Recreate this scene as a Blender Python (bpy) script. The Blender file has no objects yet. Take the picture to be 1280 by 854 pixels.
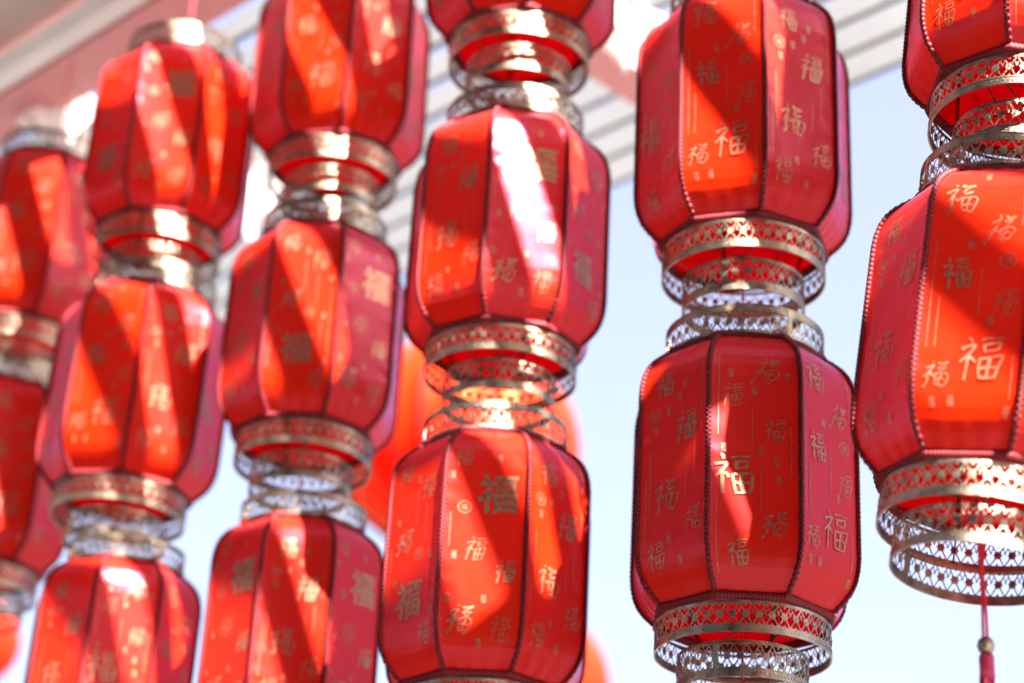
import bpy, math, random
from mathutils import Vector, Matrix, Euler
random.seed(7)
S = bpy.context.scene
R = math.radians
EYE = 1.6                                   # camera height above the paving

# ------------------------------------------------------------------ camera
PITCH, ROLL = R(26.0), R(3.3)
F = Vector((0, math.cos(PITCH), math.sin(PITCH)))
UP0 = Vector((0, -math.sin(PITCH), math.cos(PITCH)))
X0 = Vector((1, 0, 0))
UPV = UP0 * math.cos(ROLL) - X0 * math.sin(ROLL)
RTV = X0 * math.cos(ROLL) + UP0 * math.sin(ROLL)
cam = bpy.data.cameras.new('camera')
cam.sensor_width = 36.0
cam.lens = 36.0 * 2500.0 / 1280.0
cam.clip_start = 0.05
cam.clip_end = 3000
cam.dof.use_dof = True
cam.dof.focus_distance = 2.42
cam.dof.aperture_fstop = 2.2
cam_o = bpy.data.objects.new('camera', cam)
S.collection.objects.link(cam_o)
cam_o.matrix_world = Matrix((
    (RTV.x, UPV.x, -F.x, 0), (RTV.y, UPV.y, -F.y, 0), (RTV.z, UPV.z, -F.z, EYE), (0, 0, 0, 1)))
S.camera = cam_o

# ------------------------------------------------------------------ sky and sun
SUN_AZ, SUN_EL = 152.0, 46.0                # azimuth clockwise from +Y
w = bpy.data.worlds.new('World'); S.world = w; w.use_nodes = True
nt = w.node_tree
sky = nt.nodes.new('ShaderNodeTexSky'); sky.sky_type = 'NISHITA'
sky.sun_disc = False
sky.sun_elevation = R(SUN_EL); sky.sun_rotation = R(SUN_AZ)
sky.air_density = 0.8; sky.dust_density = 4.0; sky.ozone_density = 1.0
bg = nt.nodes['Background']; bg.inputs['Strength'].default_value = 0.05
veil = nt.nodes.new('ShaderNodeMix'); veil.data_type = 'RGBA'          # even thin haze over the whole sky
veil.inputs['Factor'].default_value = 0.42
veil.inputs[7].default_value = (1.80, 1.68, 2.10, 1)
nt.links.new(sky.outputs[0], veil.inputs[6])
nt.links.new(veil.outputs[2], bg.inputs['Color'])
sl = bpy.data.lights.new('sun', 'SUN'); sl.energy = 5.0; sl.angle = R(0.53); sl.color = (1.0, 0.94, 0.86)
so = bpy.data.objects.new('sun', sl); S.collection.objects.link(so)
sd = Vector((math.sin(R(SUN_AZ)) * math.cos(R(SUN_EL)), math.cos(R(SUN_AZ)) * math.cos(R(SUN_EL)), math.sin(R(SUN_EL))))
so.rotation_euler = sd.to_track_quat('Z', 'Y').to_euler()
so.location = sd * 20
S.view_settings.view_transform = 'Standard'; S.view_settings.look = 'None'
S.view_settings.gamma = 1.0; S.view_settings.use_curve_mapping = False
S.view_settings.exposure = 3.5
S.render.engine = 'CYCLES'
S.cycles.max_bounces = 10; S.cycles.diffuse_bounces = 6; S.cycles.transmission_bounces = 8
S.cycles.use_denoising = True

# ------------------------------------------------------------------ materials
def new_mat(name):
    m = bpy.data.materials.new(name); m.use_nodes = True
    t = m.node_tree
    return m, t, t.nodes['Principled BSDF'], t.nodes['Material Output']

def noise(t, scale, detail=4, coord='Object', rough=0.6):
    tc = t.nodes.new('ShaderNodeTexCoord'); n = t.nodes.new('ShaderNodeTexNoise')
    n.inputs['Scale'].default_value = scale; n.inputs['Detail'].default_value = detail
    n.inputs['Roughness'].default_value = rough
    t.links.new(tc.outputs[coord], n.inputs['Vector'])
    return n

def ramp(t, src, c0, c1, p0=0.3, p1=0.7):
    r = t.nodes.new('ShaderNodeValToRGB')
    r.color_ramp.elements[0].position = p0; r.color_ramp.elements[1].position = p1
    r.color_ramp.elements[0].color = (*c0, 1); r.color_ramp.elements[1].color = (*c1, 1)
    t.links.new(src, r.inputs['Fac'])
    return r

def bump(t, src, strength, dist, bsdfs):
    b = t.nodes.new('ShaderNodeBump'); b.inputs['Strength'].default_value = strength
    b.inputs['Distance'].default_value = dist
    t.links.new(src, b.inputs['Height'])
    for s in bsdfs: t.links.new(b.outputs[0], s.inputs['Normal'])

def simple(name, c0, c1, scale, rough=0.5, metal=0.0, spec=0.5, bs=0.0, bd=0.001, bscale=None):
    m, t, p, o = new_mat(name)
    n = noise(t, scale)
    r = ramp(t, n.outputs['Fac'], c0, c1)
    t.links.new(r.outputs[0], p.inputs['Base Color'])
    p.inputs['Roughness'].default_value = rough; p.inputs['Metallic'].default_value = metal
    p.inputs['Specular IOR Level'].default_value = spec
    if bs:
        n2 = noise(t, bscale or scale * 6)
        bump(t, n2.outputs['Fac'], bs, bd, [p])
    return m

def satin(name, c0, c1, tr, rough, fac, ior=1.42, tint=(1, 0.46, 0.74)):
    """thin satin: diffuse and see-through red under a soft gloss"""
    m, t, p, o = new_mat(name)
    t.nodes.remove(p)
    n = noise(t, 14, 3)
    r = ramp(t, n.outputs['Fac'], c0, c1)
    df = t.nodes.new('ShaderNodeBsdfDiffuse'); t.links.new(r.outputs[0], df.inputs['Color'])
    tl = t.nodes.new('ShaderNodeBsdfTranslucent'); tl.inputs['Color'].default_value = (*tr, 1)
    mx = t.nodes.new('ShaderNodeMixShader'); mx.inputs['Fac'].default_value = fac
    t.links.new(df.outputs[0], mx.inputs[1]); t.links.new(tl.outputs[0], mx.inputs[2])
    gl = t.nodes.new('ShaderNodeBsdfGlossy'); gl.inputs['Roughness'].default_value = rough
    gl.inputs['Color'].default_value = (*tint, 1)
    fr = t.nodes.new('ShaderNodeFresnel'); fr.inputs['IOR'].default_value = ior
    m2 = t.nodes.new('ShaderNodeMixShader')
    ge = t.nodes.new('ShaderNodeNewGeometry'); iv = t.nodes.new('ShaderNodeMath'); iv.operation = 'SUBTRACT'   # shiny face out, matt face in
    iv.inputs[0].default_value = 1.0; t.links.new(ge.outputs['Backfacing'], iv.inputs[1])
    ml = t.nodes.new('ShaderNodeMath'); ml.operation = 'MULTIPLY'
    t.links.new(fr.outputs[0], ml.inputs[0]); t.links.new(iv.outputs[0], ml.inputs[1])
    t.links.new(ml.outputs[0], m2.inputs['Fac']); t.links.new(mx.outputs[0], m2.inputs[1]); t.links.new(gl.outputs[0], m2.inputs[2])
    t.links.new(m2.outputs[0], o.inputs['Surface'])
    # slack in the cloth and the fine horizontal weave
    tc = t.nodes.new('ShaderNodeTexCoord'); wv = t.nodes.new('ShaderNodeTexWave')
    wv.bands_direction = 'Z'; wv.inputs['Scale'].default_value = 320; wv.inputs['Distortion'].default_value = 1.0
    t.links.new(tc.outputs['Object'], wv.inputs['Vector'])
    n2 = noise(t, 9, 2)
    b1 = t.nodes.new('ShaderNodeBump'); b1.inputs['Strength'].default_value = 0.2; b1.inputs['Distance'].default_value = 0.01
    t.links.new(n2.outputs['Fac'], b1.inputs['Height'])
    b2 = t.nodes.new('ShaderNodeBump'); b2.inputs['Strength'].default_value = 0.10; b2.inputs['Distance'].default_value = 0.0003
    t.links.new(wv.outputs['Fac'], b2.inputs['Height']); t.links.new(b1.outputs[0], b2.inputs['Normal'])
    for x in (gl, df): t.links.new(b2.outputs[0], x.inputs['Normal'])
    return m

M = {}
M['satin'] = satin('red_satin', (0.56, 0.017, 0.0002), (0.64, 0.024, 0.0003), (0.68, 0.0003, 0.006), 0.30, 0.50)
M['print'] = simple('gold_print', (0.20, 0.075, 0.045), (0.40, 0.20, 0.12), 130, 0.36, 0.6, 0.5, 0.3, 0.0006, 700)
M['braid'] = simple('red_braid', (0.09, 0.002, 0.005), (0.17, 0.005, 0.009), 300, 0.6, 0, 0.3)
M['brass'] = simple('aged_brass', (0.15, 0.115, 0.085), (0.42, 0.335, 0.25), 55, 0.34, 1.0, 0.5, 0.7, 0.0012, 380)
M['wire'] = simple('dark_wire', (0.06, 0.025, 0.02), (0.12, 0.05, 0.04), 80, 0.5, 0.8)
M['cord'] = simple('red_cord', (0.45, 0.008, 0.03), (0.65, 0.02, 0.05), 400, 0.6, 0, 0.4, 0.8, 0.0006, 900)
M['tassel'] = simple('tassel_thread', (0.25, 0.004, 0.04), (0.48, 0.012, 0.08), 300, 0.5, 0, 0.5)
M['white'] = simple('white_paint', (0.80, 0.80, 0.79), (0.88, 0.88, 0.86), 3, 0.45, 0, 0.4, 0.15, 0.001, 40)
M['beige'] = simple('beige_paint', (0.66, 0.62, 0.54), (0.74, 0.70, 0.63), 2.5, 0.55, 0, 0.4, 0.15, 0.001, 40)
M['slate'] = simple('grey_blue_paint', (0.20, 0.22, 0.30), (0.28, 0.30, 0.38), 2.5, 0.5, 0, 0.4, 0.15, 0.001, 40)
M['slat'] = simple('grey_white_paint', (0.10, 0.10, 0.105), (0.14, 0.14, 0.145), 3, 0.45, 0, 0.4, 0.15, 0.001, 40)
M['pink'] = simple('dusty_red_paint', (0.66, 0.27, 0.28), (0.74, 0.33, 0.33), 4, 0.5, 0, 0.35, 0.2, 0.001, 50)
M['globe'] = satin('orange_red_cloth', (0.72, 0.016, 0.003), (0.80, 0.028, 0.004), (0.82, 0.015, 0.003), 0.34, 0.4, 1.35, (1, 0.75, 0.3))
M['gold'] = simple('gold_trim', (0.75, 0.42, 0.08), (0.85, 0.55, 0.15), 20, 0.35, 0.6)
M['cloth'] = satin('glare_scrap', (0.80, 0.80, 0.78), (0.86, 0.86, 0.84), (0.88, 0.88, 0.86), 0.5, 0.5, 1.4, (1, 1, 1))  # white sheet for the added scraps that stand in for blown-out patches

def paving_mat():
    m, t, p, o = new_mat('paving')
    tc = t.nodes.new('ShaderNodeTexCoord'); br = t.nodes.new('ShaderNodeTexBrick')
    br.inputs['Scale'].default_value = 1.6
    br.inputs['Color1'].default_value = (0.10, 0.095, 0.09, 1); br.inputs['Color2'].default_value = (0.08, 0.076, 0.072, 1)
    br.inputs['Mortar'].default_value = (0.04, 0.04, 0.04, 1); br.inputs['Mortar Size'].default_value = 0.012
    t.links.new(tc.outputs['Object'], br.inputs['Vector'])
    t.links.new(br.outputs['Color'], p.inputs['Base Color'])
    p.inputs['Roughness'].default_value = 0.8
    return m
M['paving'] = paving_mat()

# ------------------------------------------------------------------ helpers
def mesh(name, v, f, mat, smooth=False):
    me = bpy.data.meshes.new(name); me.from_pydata([tuple(a) for a in v], [], f)
    me.materials.append(M[mat]); me.update()
    if smooth: me.polygons.foreach_set('use_smooth', [True] * len(me.polygons))
    return me

def obj(name, data, parent=None, loc=(0, 0, 0), rz=0.0, **kw):
    o = bpy.data.objects.new(name, data); S.collection.objects.link(o)
    o.location = loc; o.rotation_euler = (0, 0, rz)
    if parent: o.parent = parent
    for k, x in kw.items(): o[k] = x
    return o

def boxgeo(c, s, v, f, ax=None):
    """box centred at c with half sizes s along axes ax"""
    ax = ax or (Vector((1, 0, 0)), Vector((0, 1, 0)), Vector((0, 0, 1)))
    n = len(v); c = Vector(c)
    for i in (-1, 1):
        for j in (-1, 1):
            for k in (-1, 1):
                v.append(c + ax[0] * s[0] * i + ax[1] * s[1] * j + ax[2] * s[2] * k)
    for q in ((0, 1, 3, 2), (4, 6, 7, 5), (0, 4, 5, 1), (2, 3, 7, 6), (0, 2, 6, 4), (1, 5, 7, 3)):
        f.append(tuple(n + a for a in q))

def tube(pts, rad, v, f, seg=6, closed=False):
    n0 = len(v); N = len(pts)
    for i, p in enumerate(pts):
        a = pts[(i - 1) % N] if (closed or i > 0) else pts[i]
        b = pts[(i + 1) % N] if (closed or i < N - 1) else pts[i]
        t = (b - a).normalized()
        ref = Vector((0, 0, 1)) if abs(t.z) < 0.9 else Vector((1, 0, 0))
        x = t.cross(ref).normalized(); y = t.cross(x)
        r = rad[i] if isinstance(rad, (list, tuple)) else rad
        for k in range(seg):
            an = 2 * math.pi * k / seg
            v.append(p + x * (r * math.cos(an)) + y * (r * math.sin(an)))
    for i in range(N if closed else N - 1):
        j = (i + 1) % N
        for k in range(seg):
            l = (k + 1) % seg
            f.append((n0 + i * seg + k, n0 + i * seg + l, n0 + j * seg + l, n0 + j * seg + k))
    if not closed:
        f.append(tuple(n0 + k for k in range(seg))[::-1])
        f.append(tuple(n0 + (N - 1) * seg + k for k in range(seg)))

def lathe(prof, seg, v, f, cap=False):
    n0 = len(v)
    for r, z in prof:
        for k in range(seg):
            a = 2 * math.pi * k / seg
            v.append(Vector((r * math.cos(a), r * math.sin(a), z)))
    for i in range(len(prof) - 1):
        for k in range(seg):
            l = (k + 1) % seg
            f.append((n0 + i * seg + k, n0 + i * seg + l, n0 + (i + 1) * seg + l, n0 + (i + 1) * seg + k))
    if cap:
        f.append(tuple(n0 + k for k in range(seg))[::-1])
        f.append(tuple(n0 + (len(prof) - 1) * seg + k for k in range(seg)))

# ------------------------------------------------------------------ ground
v, f = [], []
boxgeo((0, 0, -0.1), (150, 150, 0.1), v, f)
obj('ground', mesh('ground', v, f, 'paving'), kind='structure')

# ------------------------------------------------------------------ unseen building added behind the camera to keep the lantern fronts dark
M['brick'] = simple('brown_render', (0.10, 0.075, 0.06), (0.14, 0.105, 0.085), 1.5, 0.85, 0, 0.3, 0.3, 0.004, 30)
M['glass'] = simple('dark_glass', (0.015, 0.018, 0.02), (0.03, 0.034, 0.038), 1.0, 0.12, 0, 0.5)
sky_blocker = obj('added_building', None, loc=(-4.4, -6.5, 0), label='unseen brown building with dark windows, added to block sky light behind the camera', category='building')
v, f = [], []
boxgeo((0, -3, 7.5), (6.8, 3, 7.5), v, f)
obj('wall', mesh('wall', v, f, 'brick'), sky_blocker)
v, f = [], []
boxgeo((0, -2.95, 15.15), (7.0, 3.25, 0.15), v, f)
obj('roof', mesh('roof', v, f, 'beige'), sky_blocker)
for j in range(5):
    for i in range(5):
        v, f = [], []
        boxgeo((0, 0.02, 0), (0.75, 0.03, 0.85), v, f)
        wd = obj('window', mesh('window', v, f, 'glass'), sky_blocker, (-5.2 + 2.6 * i, 0, 1.7 + 2.9 * j))
        v, f = [], []
        boxgeo((0, 0.06, -0.91), (0.85, 0.09, 0.05), v, f)
        obj('sill', mesh('sill', v, f, 'beige'), wd)

# ------------------------------------------------------------------ slatted roof
UD = Vector((-math.sqrt(.5), math.sqrt(.5), 0))      # along slats and lantern row
VD = Vector((math.sqrt(.5), math.sqrt(.5), 0))       # across them
ZD = Vector((0, 0, 1))
def uv(u, vv, z): return UD * u + VD * vv + ZD * z
roof = obj('slatted_roof', None, loc=uv(1.5, 1.0, 0),
           label='white slatted roof on dusty red beams above the lantern strings', category='roof')
ro = roof.location
def roof_part(name, u0, u1, v0, v1, z0, z1, mat):
    vv, ff = [], []
    boxgeo((0, 0, 0), ((u1 - u0) / 2, (v1 - v0) / 2, (z1 - z0) / 2), vv, ff, (UD, VD, ZD))
    return obj(name, mesh(name, vv, ff, mat), roof, uv((u0 + u1) / 2, (v0 + v1) / 2, (z0 + z1) / 2) - ro)
ZS = EYE + 2.50
SLEAN = R(12)                              # the blades lean away from the camera side
VL = VD * math.cos(SLEAN) - ZD * math.sin(SLEAN)
ZL = ZD * math.cos(SLEAN) + VD * math.sin(SLEAN)
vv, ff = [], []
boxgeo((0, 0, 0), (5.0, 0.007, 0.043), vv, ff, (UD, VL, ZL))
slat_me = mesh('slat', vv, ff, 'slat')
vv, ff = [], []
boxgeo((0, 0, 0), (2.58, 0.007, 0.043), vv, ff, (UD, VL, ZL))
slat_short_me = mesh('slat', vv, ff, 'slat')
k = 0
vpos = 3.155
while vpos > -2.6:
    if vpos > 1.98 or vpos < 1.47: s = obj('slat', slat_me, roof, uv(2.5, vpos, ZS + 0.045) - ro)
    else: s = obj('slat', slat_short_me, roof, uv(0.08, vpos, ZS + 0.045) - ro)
    if s:
        s.rotation_euler = (random.uniform(-.004, .004), random.uniform(-.002, .002), random.uniform(-.0012, .0012))
    vpos -= 0.099
# hanging beam the strings are tied to, its white channel and the boards beside it
roof_part('hanging_beam', -2.4, 7.4, 1.832, 1.952, EYE + 2.35, EYE + 2.46, 'pink')
roof_part('white_channel', 2.70, 7.4, 1.775, 1.815, EYE + 2.345, EYE + 2.40, 'white')
roof_part('soffit_board', 2.70, 7.4, 1.60, 1.828, EYE + 2.47, EYE + 2.495, 'beige')
roof_part('white_beam', 2.70, 7.4, 1.49, 1.585, EYE + 2.40, EYE + 2.52, 'white')
for uu in (-1.95, 0.25, 2.445, 4.64, 6.84):
    roof_part('cross_beam', uu - 0.05, uu + 0.05, 1.955, 3.10, EYE + 2.44, EYE + 2.497, 'pink')
    roof_part('cross_beam', uu - 0.05, uu + 0.05, -2.5, 1.488, EYE + 2.42, EYE + 2.497, 'pink')
for uu in (-2.2, 7.2):
    for vv_ in (-2.3, 3.0):
        roof_part('post', uu - 0.06, uu + 0.06, vv_ - 0.06, vv_ + 0.06, 0, EYE + 2.419, 'white')

# ------------------------------------------------------------------ lantern shape
RB, BH = 0.153, 0.368                # rib radius, body height
PROF = [(0.0, .715), (.012, .745), (.03, .80), (.06, .875), (.09, .93), (.125, .968), (.165, .99), (.21, 1.0), (.3, 1.0),
        (.4, 1.0), (.5, 1.0), (.6, 1.0), (.7, 1.0), (.79, 1.0), (.835, .99), (.875, .968), (.91, .93), (.94, .875),
        (.968, .80), (.988, .735), (1.0, .69)]
def rad_at(t):
    t = min(1, max(0, t))
    for (a, ra), (b, rb) in zip(PROF, PROF[1:]):
        if t <= b: return (ra + (rb - ra) * (t - a) / (b - a)) * RB
    return PROF[-1][1] * RB
HA = math.pi / 8
def panel_pt(u, t, off=0.0):
    """u -1..1 across the panel, t 0..1 up; panel faces +X, bowed slightly in where the cloth is stretched"""
    r = rad_at(t)
    sh = max(0.0, 1 - (rad_at(t) / RB)) * 2.2
    x = r * math.cos(HA) - (0.0025 - 0.008 * sh) * (1 - u * u) * 1.0
    return Vector((x + off, r * math.sin(HA) * u, t * BH))

def panel_n(u, t):
    a = panel_pt(min(1, u + .01), t) - panel_pt(u - .01, t)
    b = panel_pt(u, min(1, t + .006)) - panel_pt(u, max(0, t - .006))
    return a.cross(b).normalized()

def panel_mesh(seed):
    rr = random.Random(seed); ph = [rr.uniform(0, 6.28) for _ in range(8)]
    v, f = [], []
    NU, NT = 20, 190
    for j in range(NT + 1):
        t = j / NT
        for i in range(NU + 1):
            u = -1 + 2 * i / NU
            e = abs(u)
            fade = (1 - e ** 8)
            d = -0.0009 * fade * (.5 + .5 * math.sin(7 * t + 2.2 * u + ph[0])) * (.6 + .4 * math.sin(13 * t - 3 * u + ph[1]))
            side = 2 if u > 0 else 4
            d -= 0.0007 * fade * max(0, e - .55) / .45 * (1 + math.sin(t * 61 + ph[side] + 1.5 * math.sin(t * 17 + ph[side + 1])))
            hem_ = max(0, 1 - t / .12) + max(0, 1 - (1 - t) / .10)
            d -= 0.0005 * fade * hem_ * (1 + math.sin(u * 13 + ph[6] + 2 * t))
            p = panel_pt(u, t)
            v.append(p + panel_n(max(-.98, min(.98, u)), min(.99, max(.01, t))) * d if d else p)
    for j in range(NT):
        for i in range(NU):
            a = j * (NU + 1) + i
            f.append((a, a + 1, a + NU + 2, a + NU + 1))
    return mesh('panel', v, f, 'satin', True)
panel_mes = [panel_mesh(k) for k in range(5)]

# braided seam along a rib: a cord of small knots
v, f = [], []
pts, rads = [], []
NB = 118
for i in range(NB * 3 + 1):
    t = i / (NB * 3)
    ph = i % 3
    r = rad_at(t) + 0.0006
    sw = 0.0009 * (1 if (i // 3) % 2 else -1)
    pts.append(Vector((r, sw, t * BH)))
    rads.append((0.0029, 0.0037, 0.0035)[ph])
tube(pts, rads, v, f, 6)
seam_me = mesh('seam_braid', v, f, 'braid', True)

def hem(rr, name, z):
    v, f = [], []; pts, rads = [], []
    n = 3 * int(2 * math.pi * rr / 0.0045)
    for i in range(n):
        a = 2 * math.pi * i / n
        # follow the octagon of the cloth
        q = (a + HA) % (2 * HA) - HA
        r = rr * math.cos(HA) / math.cos(abs((a % (2 * HA)) - HA)) * 1.012
        pts.append(Vector((r * math.cos(a), r * math.sin(a), z)))
        rads.append((0.0054, 0.0066, 0.0062)[i % 3])
    tube(pts, rads, v, f, 6, True)
    return mesh(name, v, f, 'braid', True)
hem_lo = hem(RB * .752, 'hem_braid', 0.003)
hem_hi = hem(RB * .70, 'hem_braid', BH)

# ------------------------------------------------------------------ pierced brass rings
def ring(name, r, h, flip=False):
    v, f = [], []
    def bend(s, z, dr): 
        a = s / r
        return Vector(((r + dr) * math.cos(a), (r + dr) * math.sin(a), z if not flip else h - z))
    def strip(pts, wd, th):
        n0 = len(v); N = len(pts)
        for i, (s, z) in enumerate(pts):
            a = pts[max(0, i - 1)]; b = pts[min(N - 1, i + 1)]
            dx, dz = b[0] - a[0], b[1] - a[1]; L = math.hypot(dx, dz) or 1
            nx, nz = -dz / L * wd / 2, dx / L * wd / 2
            for (q, d) in ((1, th), (-1, th), (-1, -th), (1, -th)):
                v.append(bend(s + nx * q, z + nz * q, d))
        for i in range(N - 1):
            for k in range(4):
                l = (k + 1) % 4
                f.append((n0 + i * 4 + k, n0 + i * 4 + l, n0 + i * 4 + 4 + l, n0 + i * 4 + 4 + k))
        f.append((n0, n0 + 3, n0 + 2, n0 + 1)); e = n0 + (N - 1) * 4; f.append((e, e + 1, e + 2, e + 3))
    def blob(s0, z0, fn, n, th):
        n0 = len(v)
        for d in (th, -th):
            for k in range(n):
                a = 2 * math.pi * k / n; q = fn(a)
                v.append(bend(s0 + q * math.cos(a), z0 + q * math.sin(a), d))
        f.append(tuple(n0 + k for k in range(n))); f.append(tuple(n0 + n + k for k in range(n))[::-1])
        for k in range(n):
            l = (k + 1) % n
            f.append((n0 + l, n0 + k, n0 + n + k, n0 + n + l))
    C = 2 * math.pi * r
    N = int(round(C / 0.0165)); cw = C / N
    seg = N * 3
    b0, b1 = h * .24, h * .90
    mid = (b0 + b1) / 2
    # borders: wide embossed strip and thin rolled edges
    def band(z0, z1, th):
        n0 = len(v)
        for i in range(seg):
            s = C * i / seg
            for (z, d) in ((z0, th), (z1, th), (z1, -th), (z0, -th)): v.append(bend(s, z, d))
        for i in range(seg):
            j = (i + 1) % seg
            for k in range(4):
                l = (k + 1) % 4
                f.append((n0 + i * 4 + k, n0 + i * 4 + l, n0 + j * 4 + l, n0 + j * 4 + k))
    strip([(0.0015, -.0004), (0.0018, h * .5), (0.0012, h + .0004)], 0.0065, 0.00125)
    band(0.0, b0, 0.0005); band(b1, h, 0.0006)
    for zz in (0.0, b0 - .0008):
        band(zz - 0.0006, zz + 0.0010, 0.0011)
    for i in range(N):
        s = cw * i
        strip([(s, mid), (s + cw * .5, b1 + .0004)], 0.0014, 0.00035)
        strip([(s, mid), (s + cw * .5, b0 - .0004)], 0.0014, 0.00035)
        strip([(s, mid), (s - cw * .5, b1 + .0004)], 0.0014, 0.00045)
        strip([(s, mid), (s - cw * .5, b0 - .0004)], 0.0014, 0.00045)
        # small curls that turn the gaps heart-shaped
        for sg in (-1, 1):
            strip([(s + cw * .5 + sg * cw * q, mid + (b1 - mid) * (.05 + .55 * math.sin(q * 9))) for q in (0, .05, .10, .15, .19)], 0.0011, 0.00025)
        strip([(s, b0 - .0003), (s, b0 + h * .07)], 0.0024, 0.0003)
        strip([(s, b1 + .0003), (s, b1 - h * .07)], 0.0022, 0.0003)
        blob(s, mid, lambda a: 0.0046 + 0.0010 * math.cos(8 * a), 24, 0.0008)
        blob(s, mid, lambda a: 0.0014, 8, 0.0014)
        # beading on the wide border
        for q in (0, 1 / 3, 2 / 3):
            blob(s + cw * q, b0 * .5, lambda a: 0.0019, 6, 0.0010)
    return mesh(name, v, f, 'brass')
R1, R2, R3 = RB * .735, RB * .545, RB * .70
H1, H2, H3 = 0.040, 0.046, 0.042
ring1_me = ring('bottom_ring', R1, H1)
ring2_me = ring('drop_ring', R2, H2)
ring2big_me = ring('drop_ring', RB * .61, 0.043)
ring3_me = ring('top_ring', R3, H3, True)

def wires(r2):
    v, f = [], []
    for k in range(4):
        a = k * math.pi / 2 + .3
        d = Vector((math.cos(a), math.sin(a), 0))
        tube([d * -0.002 + ZD * -.004, d * (R1 - .004) + ZD * -.004, d * (R1 - .003) + ZD * (-H1 + .003), d * (r2 - .001) + ZD * (-H1 - .006)], 0.0012, v, f, 5)
    return mesh('wire_frame', v, f, 'wire')
wire_me, wirebig_me = wires(R2), wires(RB * .61)
v, f = [], []
for k in range(2):
    a = k * math.pi / 2 + .3
    d = Vector((math.cos(a), math.sin(a), 0))
    tube([d * -(R3 - .002) + ZD * (BH + .006), d * (R3 - .002) + ZD * (BH + .006 + k * .001)], 0.0011, v, f, 5)
topwire_me = mesh('top_wire', v, f, 'wire')

# ------------------------------------------------------------------ printed characters
def glyph_font(ch, offset):
    c = bpy.data.curves.new('glyph', 'FONT'); c.body = ch; c.resolution_u = 2; c.offset = offset
    o = bpy.data.objects.new('glyph', c); S.collection.objects.link(o)
    dg = bpy.context.evaluated_depsgraph_get(); e = o.evaluated_get(dg); me = e.to_mesh()
    vs = [(q.co.x, q.co.y) for q in me.vertices]; fs = [tuple(p.vertices) for p in me.polygons]
    e.to_mesh_clear(); bpy.data.objects.remove(o); bpy.data.curves.remove(c)
    if not vs: return None
    x0, x1 = min(a for a, b in vs), max(a for a, b in vs); y0, y1 = min(b for a, b in vs), max(b for a, b in vs)
    sc = 1 / max(x1 - x0, y1 - y0)
    return [((a - (x0 + x1) / 2) * sc, (b - (y0 + y1) / 2) * sc, 0) for a, b in vs], fs
STROKES = [
    [(.20, .97), (.25, .93), (.28, .87)],
    [(.06, .73), (.20, .76), (.35, .79), (.26, .62), (.08, .42)],
    [(.23, .60), (.225, .35), (.21, .02)],
    [(.27, .54), (.33, .49), (.39, .42)],
    [(.48, .91), (.70, .94), (.93, .96)],
    [(.56, .80), (.565, .72), (.59, .63)],
    [(.55, .80), (.72, .82), (.87, .83), (.83, .66)],
    [(.58, .645), (.70, .655), (.83, .665)],
    [(.49, .51), (.505, .30), (.53, .04)],
    [(.49, .50), (.72, .53), (.96, .54), (.93, .30), (.88, .05)],
    [(.70, .52), (.70, .30), (.70, .07)],
    [(.52, .29), (.70, .30), (.91, .31)],
    [(.53, .07), (.70, .075), (.89, .085)]]
CURSIVE = [
    [(.26, .99), (.30, .94)],
    [(.04, .70), (.18, .76), (.36, .84), (.24, .60), (.03, .36)],
    [(.27, .62), (.22, .40), (.20, .16), (.12, .00), (.06, .08)],
    [(.30, .50), (.40, .42), (.46, .50)],
    [(.50, .93), (.64, .90), (.90, .97), (.74, .86), (.58, .76), (.62, .70), (.86, .78), (.76, .66), (.60, .62)],
    [(.52, .52), (.50, .34), (.58, .10)],
    [(.50, .50), (.74, .56), (.99, .50), (1.0, .26), (.84, .04), (.70, .02)],
    [(.76, .50), (.68, .30), (.70, .10)],
    [(.58, .30), (.76, .34), (.90, .28)],
    [(.58, .10), (.74, .12), (.88, .08)]]
def glyph_brush(strokes, rng, wid, jit, taper, shear):
    vs, fs = [], []
    for si, st in enumerate(strokes):
        P = [(a + rng.uniform(-jit, jit), b + rng.uniform(-jit, jit)) for a, b in st]
        Q = []
        for i in range(len(P) - 1):          # Catmull-Rom
            p0, p1, p2, p3 = P[max(0, i - 1)], P[i], P[i + 1], P[min(len(P) - 1, i + 2)]
            for s in range(4):
                t = s / 4
                Q.append(tuple(.5 * (2 * p1[k] + (p2[k] - p0[k]) * t + (2 * p0[k] - 5 * p1[k] + 4 * p2[k] - p3[k]) * t * t
                                     + (3 * p1[k] - p0[k] - 3 * p2[k] + p3[k]) * t ** 3) for k in (0, 1)))
        Q.append(P[-1])
        n0 = len(vs); N = len(Q); w0 = wid * rng.uniform(.75, 1.25)
        for i, q in enumerate(Q):
            a, b = Q[max(0, i - 1)], Q[min(N - 1, i + 1)]
            dx, dy = b[0] - a[0], b[1] - a[1]; L = math.hypot(dx, dy) or 1
            t = i / (N - 1)
            ww = w0 * (1 - taper * t) * (0.75 + .5 * abs(dy / L)) * (.75 + .25 * math.sin(math.pi * min(1, t * 6 + .25)))
            for s in (-.5, .5):
                x, y = q[0] - dy / L * ww * s, q[1] + dx / L * ww * s
                vs.append((x - .5 + shear * (y - .5), y - .5, si * .00004))
        for i in range(N - 1):
            a = n0 + i * 2
            fs.append((a, a + 2, a + 3, a + 1))
    return vs, fs
rg = random.Random(3)
BRUSH = [glyph_brush(STROKES, rg, .075, .02, .35, .08), glyph_brush(STROKES, rg, .10, .025, .2, -.05),
         glyph_brush(CURSIVE, rg, .07, .015, .55, .1), glyph_brush(CURSIVE, rg, .085, .03, .4, .25),
         glyph_brush(STROKES, rg, .06, .035, .6, .2),
         glyph_brush(CURSIVE, rg, .10, .04, .7, -.05), glyph_brush(STROKES, rg, .12, .03, .1, .12), glyph_brush(CURSIVE, rg, .055, .05, .3, .35)]
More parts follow.
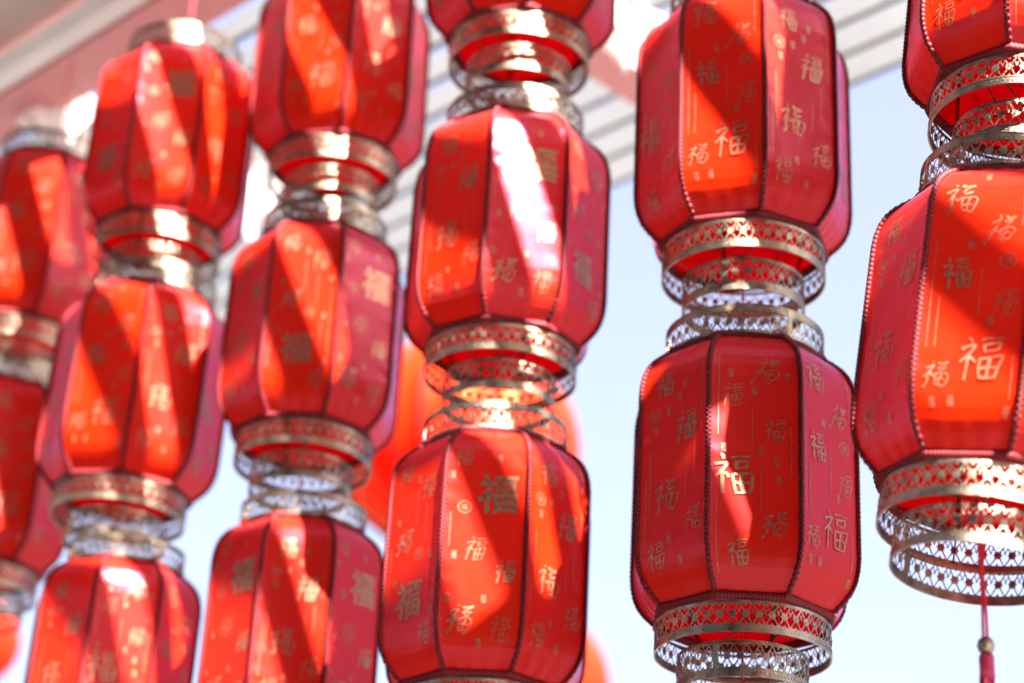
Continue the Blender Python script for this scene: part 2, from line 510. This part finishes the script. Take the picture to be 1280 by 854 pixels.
BOLD = glyph_font('福', 0.016) or BRUSH[1]
THICK = glyph_font('福', 0.022) or BRUSH[1]
SEAL = glyph_font('禧', 0.004) or BRUSH[1]
W0 = RB * math.sin(HA)               # half panel width
def add_print(v, f, g, cu, ct, sx, sz, rot=0.0, off=0.0007):
    vs, fs = g; n0 = len(v); ca, sa = math.cos(rot), math.sin(rot)
    cut = []
    for (x, y, o) in vs:
        x, y = x * sx, y * sz
        X, Y = x * ca - y * sa, x * sa + y * ca
        u = (cu + X) / W0
        cut.append(abs(u) > .955)
        u = max(-.955, min(.955, u)); t = min(.985, max(.015, (ct + Y) / BH))
        p = panel_pt(u, t); v.append(p + panel_n(u, t) * (off + o))
    for q in fs:
        if not all(cut[a] for a in q): f.append(tuple(n0 + a for a in q))
def line_g(L, wd):
    n = max(3, int(L / .012)); vs = []; fs = []
    for i in range(n + 1):
        for s in (-.5, .5): vs.append((s * wd, (i / n - .5) * L, 0))
    for i in range(n): fs.append((2 * i, 2 * i + 1, 2 * i + 3, 2 * i + 2))
    return vs, fs
def circ_g(rr, wd):
    vs, fs = [], []; n = 22
    for k in range(n):
        a = 2 * math.pi * k / n
        for q in (rr, rr - wd): vs.append((q * math.cos(a), q * math.sin(a), 0))
    for k in range(n):
        l = (k + 1) % n; fs.append((2 * k, 2 * l, 2 * l + 1, 2 * k + 1))
    return vs, fs
LAY = []
#        big (u, t, size, glyph)      brush characters (u, t, size, idx)
LAY.append(([(-.004, .118, .052, 'B0')], [(.024, .295, .038, 0), (-.028, .330, .032, 2), (-.020, .215, .036, 3), (.032, .060, .034, 0)]))
LAY.append(([], [(-.018, .322, .036, 1), (.020, .248, .044, 6), (-.012, .150, .046, 5), (.034, .105, .036, 2), (-.028, .064, .036, 0)]))
LAY.append(([(.016, .275, .056, 'B1')], [(-.034, .335, .030, 0), (-.010, .185, .036, 4), (.032, .150, .034, 6), (-.026, .075, .040, 3), (.030, .062, .036, 4)]))
LAY.append(([(-.026, .165, .052, 'R1')], [(.016, .325, .038, 7), (-.028, .285, .034, 4), (.026, .232, .034, 0), (.026, .095, .036, 3), (-.020, .055, .034, 1)]))
LAY.append(([(.012, .110, .050, 'R0')], [(-.026, .330, .042, 5), (.022, .285, .036, 7), (-.022, .225, .040, 1), (.034, .185, .034, 4), (-.034, .090, .032, 2)]))
BOLD_SET, BRUSH_SET = (0, 2, 1, 2, 0, 3, 2, 1), (1, 3, 4, 1, 4, 3, 1, 4)
print_me = []          # per layout: the characters one by one, then the tiny stamps and rules together
for li, (big, small) in enumerate(LAY):
    big = [(u, t * .92, s, g) for u, t, s, g in big]; small = [(u, t * .92, s, g) for u, t, s, g in small]
    rr = random.Random(40 + li); chars = []
    occ = []
    for (u, t, s, gi) in big:
        v, f = [], []
        add_print(v, f, {'B0': BOLD, 'B1': THICK, 'R0': BRUSH[0], 'R1': BRUSH[1]}[gi], u, t, s, s * 1.08); occ.append((u, t, s * .62))
        chars.append(mesh('character', v, f, 'print'))
    for (u, t, s, gi) in small:
        v, f = [], []
        add_print(v, f, BRUSH[gi], u, t, s * .82, s, rr.uniform(-.08, .08)); occ.append((u, t, s * .55))
        chars.append(mesh('character', v, f, 'print'))
    v, f = [], []
    def free(u, t, d): return all(math.hypot(u - a, t - b) > c + d for a, b, c in occ)
    n = 0
    for _ in range(600):
        u, t = rr.uniform(-.048, .048), rr.uniform(.03, .34)
        if n < 7 and free(u, t, .006):
            if n % 5 == 4 and free(u, t, .012):
                add_print(v, f, circ_g(.0095, .0012), u, t, 1, 1); add_print(v, f, SEAL, u, t, .009, .009); occ.append((u, t, .013))
            else:
                add_print(v, f, SEAL, u, t, .0075, .0125); occ.append((u, t, .010))
            n += 1
    n = 0
    for _ in range(800):
        u, t, L = rr.uniform(-.048, .048), rr.uniform(.06, .31), rr.uniform(.05, .15)
        if n < 5 and all(free(u, t + L * q, .002) for q in (-.5, -.3, -.1, .1, .3, .5)) and t - L / 2 > .02 and t + L / 2 < .355:
            add_print(v, f, line_g(L, .0008), u, t, 1, 1); n += 1
            for q in (-.5, -.25, 0, .25, .5): occ.append((u, t + L * q, .004))
    print_me.append((chars, mesh('small_print', v, f, 'print')))

# ------------------------------------------------------------------ hanging the lanterns
def cord_me(z0, z1):
    v, f = [], []
    n = max(2, int((z1 - z0) / .01))
    tube([Vector((math.sin(i * 1.3) * .0004, math.cos(i * 1.3) * .0004, z0 + (z1 - z0) * i / n)) for i in range(n + 1)], 0.0016, v, f, 6)
    return mesh('hanging_cord', v, f, 'cord', True)
cord_std = cord_me(-0.145, BH + 0.03)
def lantern(x, y, z, seam_deg, label, tilt=0.0, last=False, top=None, var=0, bold=False, sc=(1, 1)):
    """seam_deg: angle of one seam right of the line to the camera"""
    o = obj('red_lantern', None, loc=(x, y, z + EYE), label=label, category='lantern', group='red satin lanterns hung in strings')
    a0 = math.atan2(-y, -x) + R(seam_deg)
    o.rotation_euler = Euler((R(random.uniform(-1.2, 1.2)), R(tilt + random.uniform(-1, 1)), 0), 'XYZ')
    q = random.uniform(.988, 1.012); o.scale = (sc[0] * q, sc[0] * random.uniform(.988, 1.012), sc[1] * random.uniform(.985, 1.015))
    for k in range(8):
        a = a0 + k * 2 * HA
        obj('seam_braid', seam_me, o, rz=a)
        p = obj('panel', panel_mes[random.randrange(5)], o, rz=a + HA)
        cs, sm = print_me[(BOLD_SET if bold else BRUSH_SET)[(k + var) % 8]]
        for c in cs: obj('character', c, p)
        obj('small_print', sm, p, kind='stuff')
    obj('hem_braid', hem_lo, o, rz=a0); obj('hem_braid', hem_hi, o, rz=a0)
    a1 = random.uniform(0, 6)
    obj('bottom_ring', ring1_me, o, (0, 0, -H1 - .004), a1)
    obj('drop_ring', ring2big_me if last else ring2_me, o, (0, 0, -H1 - .006 - (0.043 if last else H2)), a1 + 1)
    obj('top_ring', ring3_me, o, (0, 0, BH + .002), a1 + 2)
    obj('wire_frame', wirebig_me if last else wire_me, o, rz=a1)
    obj('top_wire', topwire_me, o, rz=a1)
    if top is not None: obj('hanging_cord', cord_me(-0.02 if last else -.145, top - z), o)
    elif not last: obj('hanging_cord', cord_std, o)
    else: obj('hanging_cord', cord_me(-0.02, BH + 0.03), o)
    return o
BEAM = 2.351
# string with the tassel
lantern(.525, 2.03, .832, 14, 'lowest lantern of the tasselled string, sunlit diagonal bands, red tassel hanging beneath', tilt=8, last=True, var=0, sc=(1, 1))
lantern(.602, 2.03, 1.345, -7, 'second lantern up on the tasselled string, directly above the tassel lantern', tilt=7, var=1)
lantern(.67, 2.03, 1.865, 20, 'top lantern of the tasselled string, tied under the beam', tilt=3, top=BEAM, var=2)
# next string
C4 = (.318, 2.47)
lantern(*C4, .817, -17, 'lantern with pointed white sun patch beside the tassel lantern, pink right side', var=1)
lantern(*C4, 1.362, 11, 'lantern with orange sun triangles, one above the white sun patch lantern', var=3, sc=(1, 1.05))
lantern(*C4, 1.895, 25, 'top lantern of the string next to the tasselled one', top=BEAM, var=0)
lantern(*C4, .29, 5, 'bottom lantern of the string next to the tasselled one', last=True, var=2)
C3 = (-.015, 2.70)
lantern(*C3, 1.845, 5, 'topmost lantern of third string from the tassel, above lantern with long white streaks', top=BEAM, var=2)
lantern(*C3, 1.295, -13, 'lantern with two long white sun streaks, in the third string from the tassel', bold=True, var=3)
lantern(*C3, .765, 19, 'mostly shaded lantern with large bold gold characters, below the white streaked lantern', bold=True, var=2)
lantern(*C3, .235, 3, 'bottom lantern of third string from the tassel', last=True, var=1)
C2 = (-.33, 3.03)
lantern(*C2, 1.80, 3, 'top lantern of fourth string from the tassel, orange patch on front panel', top=BEAM, var=0)
lantern(*C2, 1.268, 12, 'middle lantern of fourth string from the tassel, deep red front and pink right panel', bold=True, var=1)
lantern(C2[0] + .014, C2[1], .763, 21, 'third lantern down of fourth string from the tassel, broad pale sun streak', bold=True, var=3, sc=(.93, .93))
lantern(*C2, .208, 30, 'bottom lantern of fourth string from the tassel', last=True, var=2)
C1 = (-.65, 3.20)
lantern(*C1, 1.722, 15, 'top lantern of fifth string from the tassel, hung just under the dusty red beam', bold=True, top=BEAM, var=2)
lantern(*C1, 1.222, -3, 'middle lantern of fifth string from the tassel, orange and white sun stripes', var=0)
lantern(C1[0] + .022, C1[1], .754, -18, 'third lantern down of fifth string from the tassel, blurred with white patch', var=1, sc=(.9, .9))
lantern(*C1, .170, 8, 'bottom lantern of fifth string from the tassel', last=True, var=3)
C0 = (-.976, 3.59)
lantern(*C0, 1.700, 10, 'blurred top lantern of sixth string from the tassel, farthest along the beam', top=BEAM, var=3)
lantern(*C0, 1.200, -15, 'blurred lower lantern of sixth string from the tassel', last=True, var=2)
# strings that go on along the beam past the tasselled one
for n_, (uu, zz) in enumerate(((.60, (.86, 1.37, 1.88)), (.17, (.82, 1.35, 1.87)), (-.26, (.85, 1.36, 1.88)))):
    p = uv(uu, 1.87, 0)
    for j, z in enumerate(zz):
        lantern(p.x, p.y, z, 9 * j + 5 * n_, '%s lantern of the %s string beyond the tasselled one' % (('bottom', 'middle', 'top')[j], ('first', 'second', 'third')[n_]),
                top=BEAM if j == 2 else None, last=(j == 0), var=j + n_)

# ------------------------------------------------------------------ tassel
tx = obj('tassel', None, loc=(.519, 2.03, EYE + .443), label='dark red thread tassel with brass bead hanging under the lowest lantern', category='tassel')
v, f = [], []
for q in (-1, 1):
    tube([Vector((q * .0016 + .0006 * math.sin(i * .7 + q), .0012 * math.cos(i * .7 + q),   .228 + .19 * i / 14)) for i in range(15)], 0.0017, v, f, 6)
obj('cord', mesh('cord', v, f, 'cord', True), tx)
v, f = [], []
tube([Vector((0.001 + .004 * math.sin(i / 9 * math.pi), 0.002,   .405 + .13 * i / 9)) for i in range(10)], 0.0018, v, f, 6)
obj('cord', mesh('cord', v, f, 'cord', True), tx)
v, f = [], []
lathe([(.0022, .212), (.006, .2135), (.0085, .217), (.0095, .2215), (.0085, .226), (.006, .2295), (.0022, .231)], 16, v, f, True)
obj('bead', mesh('bead', v, f, 'brass', True), tx)
v, f = [], []
lathe([(.003, .2125), (.0075, .2115), (.0082, .208), (.0080, .192), (.0086, .1885), (.0078, .185), (.004, .184)], 18, v, f, True)
obj('binding', mesh('binding', v, f, 'tassel', True), tx)
v, f = [], []
for i in range(110):
    a = random.uniform(0, 6.283); q = math.sqrt(random.random())
    d = Vector((math.cos(a), math.sin(a), 0)); ph = random.uniform(0, 6)
    L = random.uniform(.17, .186)
    tube([d * (q * (.0072 + .008 * (s / 7) ** .8)) + Vector((.0008 * math.sin(ph + s), .0008 * math.cos(ph + s * 1.2), .188 - L * s / 7)) for s in range(8)], 0.00075, v, f, 4)
obj('threads', mesh('threads', v, f, 'tassel', True), tx, kind='stuff')

# ------------------------------------------------------------------ big round lanterns out in the sun
def globe(x, y, z, rad, label):
    o = obj('globe_lantern', None, loc=(x, y, z + EYE), label=label, category='lantern', group='round lanterns behind the strings')
    v, f = [], []
    n, m = 96, 28
    for j in range(m + 1):
        th = R(16) + (math.pi - R(32)) * j / m
        for k in range(n):
            a = 2 * math.pi * k / n
            lob = 1 - .035 * abs(math.sin(a * 12)) ** .7 * math.sin(th)
            v.append(Vector((rad * lob * math.sin(th) * math.cos(a), rad * lob * math.sin(th) * math.sin(a), -rad * .86 * math.cos(th))))
    for j in range(m):
        for k in range(n):
            l = (k + 1) % n
            f.append((j * n + k, j * n + l, (j + 1) * n + l, (j + 1) * n + k))
    obj('body', mesh('body', v, f, 'globe', True), o)
    rv, rf = [], []
    tube([Vector((rad * 1.004 * math.sin(R(16 + 148 * j / 20)), 0, -rad * .862 * math.cos(R(16 + 148 * j / 20)))) for j in range(21)], rad * .012, rv, rf, 5)
    rib_me = mesh('rib', rv, rf, 'braid', True)
    for k in range(24): obj('rib', rib_me, o, rz=k * math.pi / 12)
    for s in (-1, 1):
        v, f = [], []
        zz = s * rad * .86 * math.cos(R(16))
        lathe([(rad * .29, zz - .03 * rad), (rad * .31, zz), (rad * .30, zz + s * rad * .14), (rad * .25, zz + s * rad * .15)], 32, v, f)
        obj('collar', mesh('collar', v, f, 'gold', True), o)
    v, f = [], []
    tube([Vector((0, 0, -rad * 1.2)), Vector((0, 0, rad * 1.5))], .004, v, f, 6)
    obj('hanging_cord', mesh('hanging_cord', v, f, 'cord'), o)
    return o
def hang(o, L):
    v, f = [], []
    tube([Vector((0, 0, .3)), Vector((0, 0, L))], .004, v, f, 6)
    obj('hanging_cord', mesh('hanging_cord', v, f, 'cord'), o)
g1 = globe(-.15, 5.52, 2.33, .37, 'large round orange red lantern in full sun behind the third and fourth strings')
g2 = globe(.06, 6.46, 1.88, .33, 'round orange red lantern lower down behind the third string, only its sunlit side showing')
g3 = globe(-1.85, 6.80, 2.03, .19, 'small round orange red lantern behind the sixth string')
for g in (g1, g2, g3): hang(g, 7.0 - g.location.z)
v, f = [], []
for a, b in ((Vector((-9, 5.52, 7.0)), Vector((9, 5.52, 7.0))), ):
    tube([a, b], .006, v, f, 6)
obj('steel_cable', mesh('steel_cable', v, f, 'wire'), label='thin steel cable holding the largest round lantern', category='cable')
v, f = [], []
tube([Vector((-9, 7.87 - 6.46 * 0 - 1.5, 7.0)), Vector((.07, 6.46, 7.0)), Vector((9, 6.3, 7.0))], .006, v, f, 6)
obj('steel_cable', mesh('steel_cable', v, f, 'wire'), label='thin steel cable holding the lower round lantern', category='cable')
v, f = [], []
tube([Vector((-9, 6.8, 7.0)), Vector((9, 6.8, 7.0))], .006, v, f, 6)
obj('steel_cable', mesh('steel_cable', v, f, 'wire'), label='thin steel cable holding the small round lantern', category='cable')

# ------------------------------------------------------------------ white scraps made up to stand in for blown-out bright patches
def scrap(x, y, z, sx, sz, seed, label):
    rr = random.Random(seed); v, f = [], []
    n, m = 14, 16
    ph = [rr.uniform(0, 6) for _ in range(6)]
    for j in range(m + 1):
        for i in range(n + 1):
            a, b = i / n * 2 - 1, j / m
            wd = sx * (.35 + .75 * math.sin(math.pi * min(1, .18 + b * .8)) ) * (1 + .15 * math.sin(5 * b + ph[0]))
            v.append(Vector((a * wd, .035 * math.sin(5 * a + 4 * b + ph[1]) + .02 * math.sin(11 * a + ph[2]) , -b * sz + .02 * math.sin(4 * a + ph[3]))))
    for j in range(m):
        for i in range(n):
            q = j * (n + 1) + i; f.append((q, q + 1, q + n + 2, q + n + 1))
    o = obj('glare_scrap', mesh('glare_scrap', v, f, 'cloth', True), loc=(x, y, z + EYE), rz=.15, label=label, category='cloth', group='added white scraps standing in for blown-out patches')
    return o
scrap(.22, 3.45, 2.50, .095, .17, 1, 'added white scrap standing in for a blown-out bright patch beside the dusty red cross beam')
scrap(-1.00, 3.80, 2.40, .10, .15, 2, 'added white scrap standing in for a blown-out bright patch under the hanging beam, between fifth and sixth strings')
scrap(-.62, 4.02, 2.42, .085, .21, 3, 'added white scrap standing in for a blown-out bright patch under the slats between fourth and fifth strings')
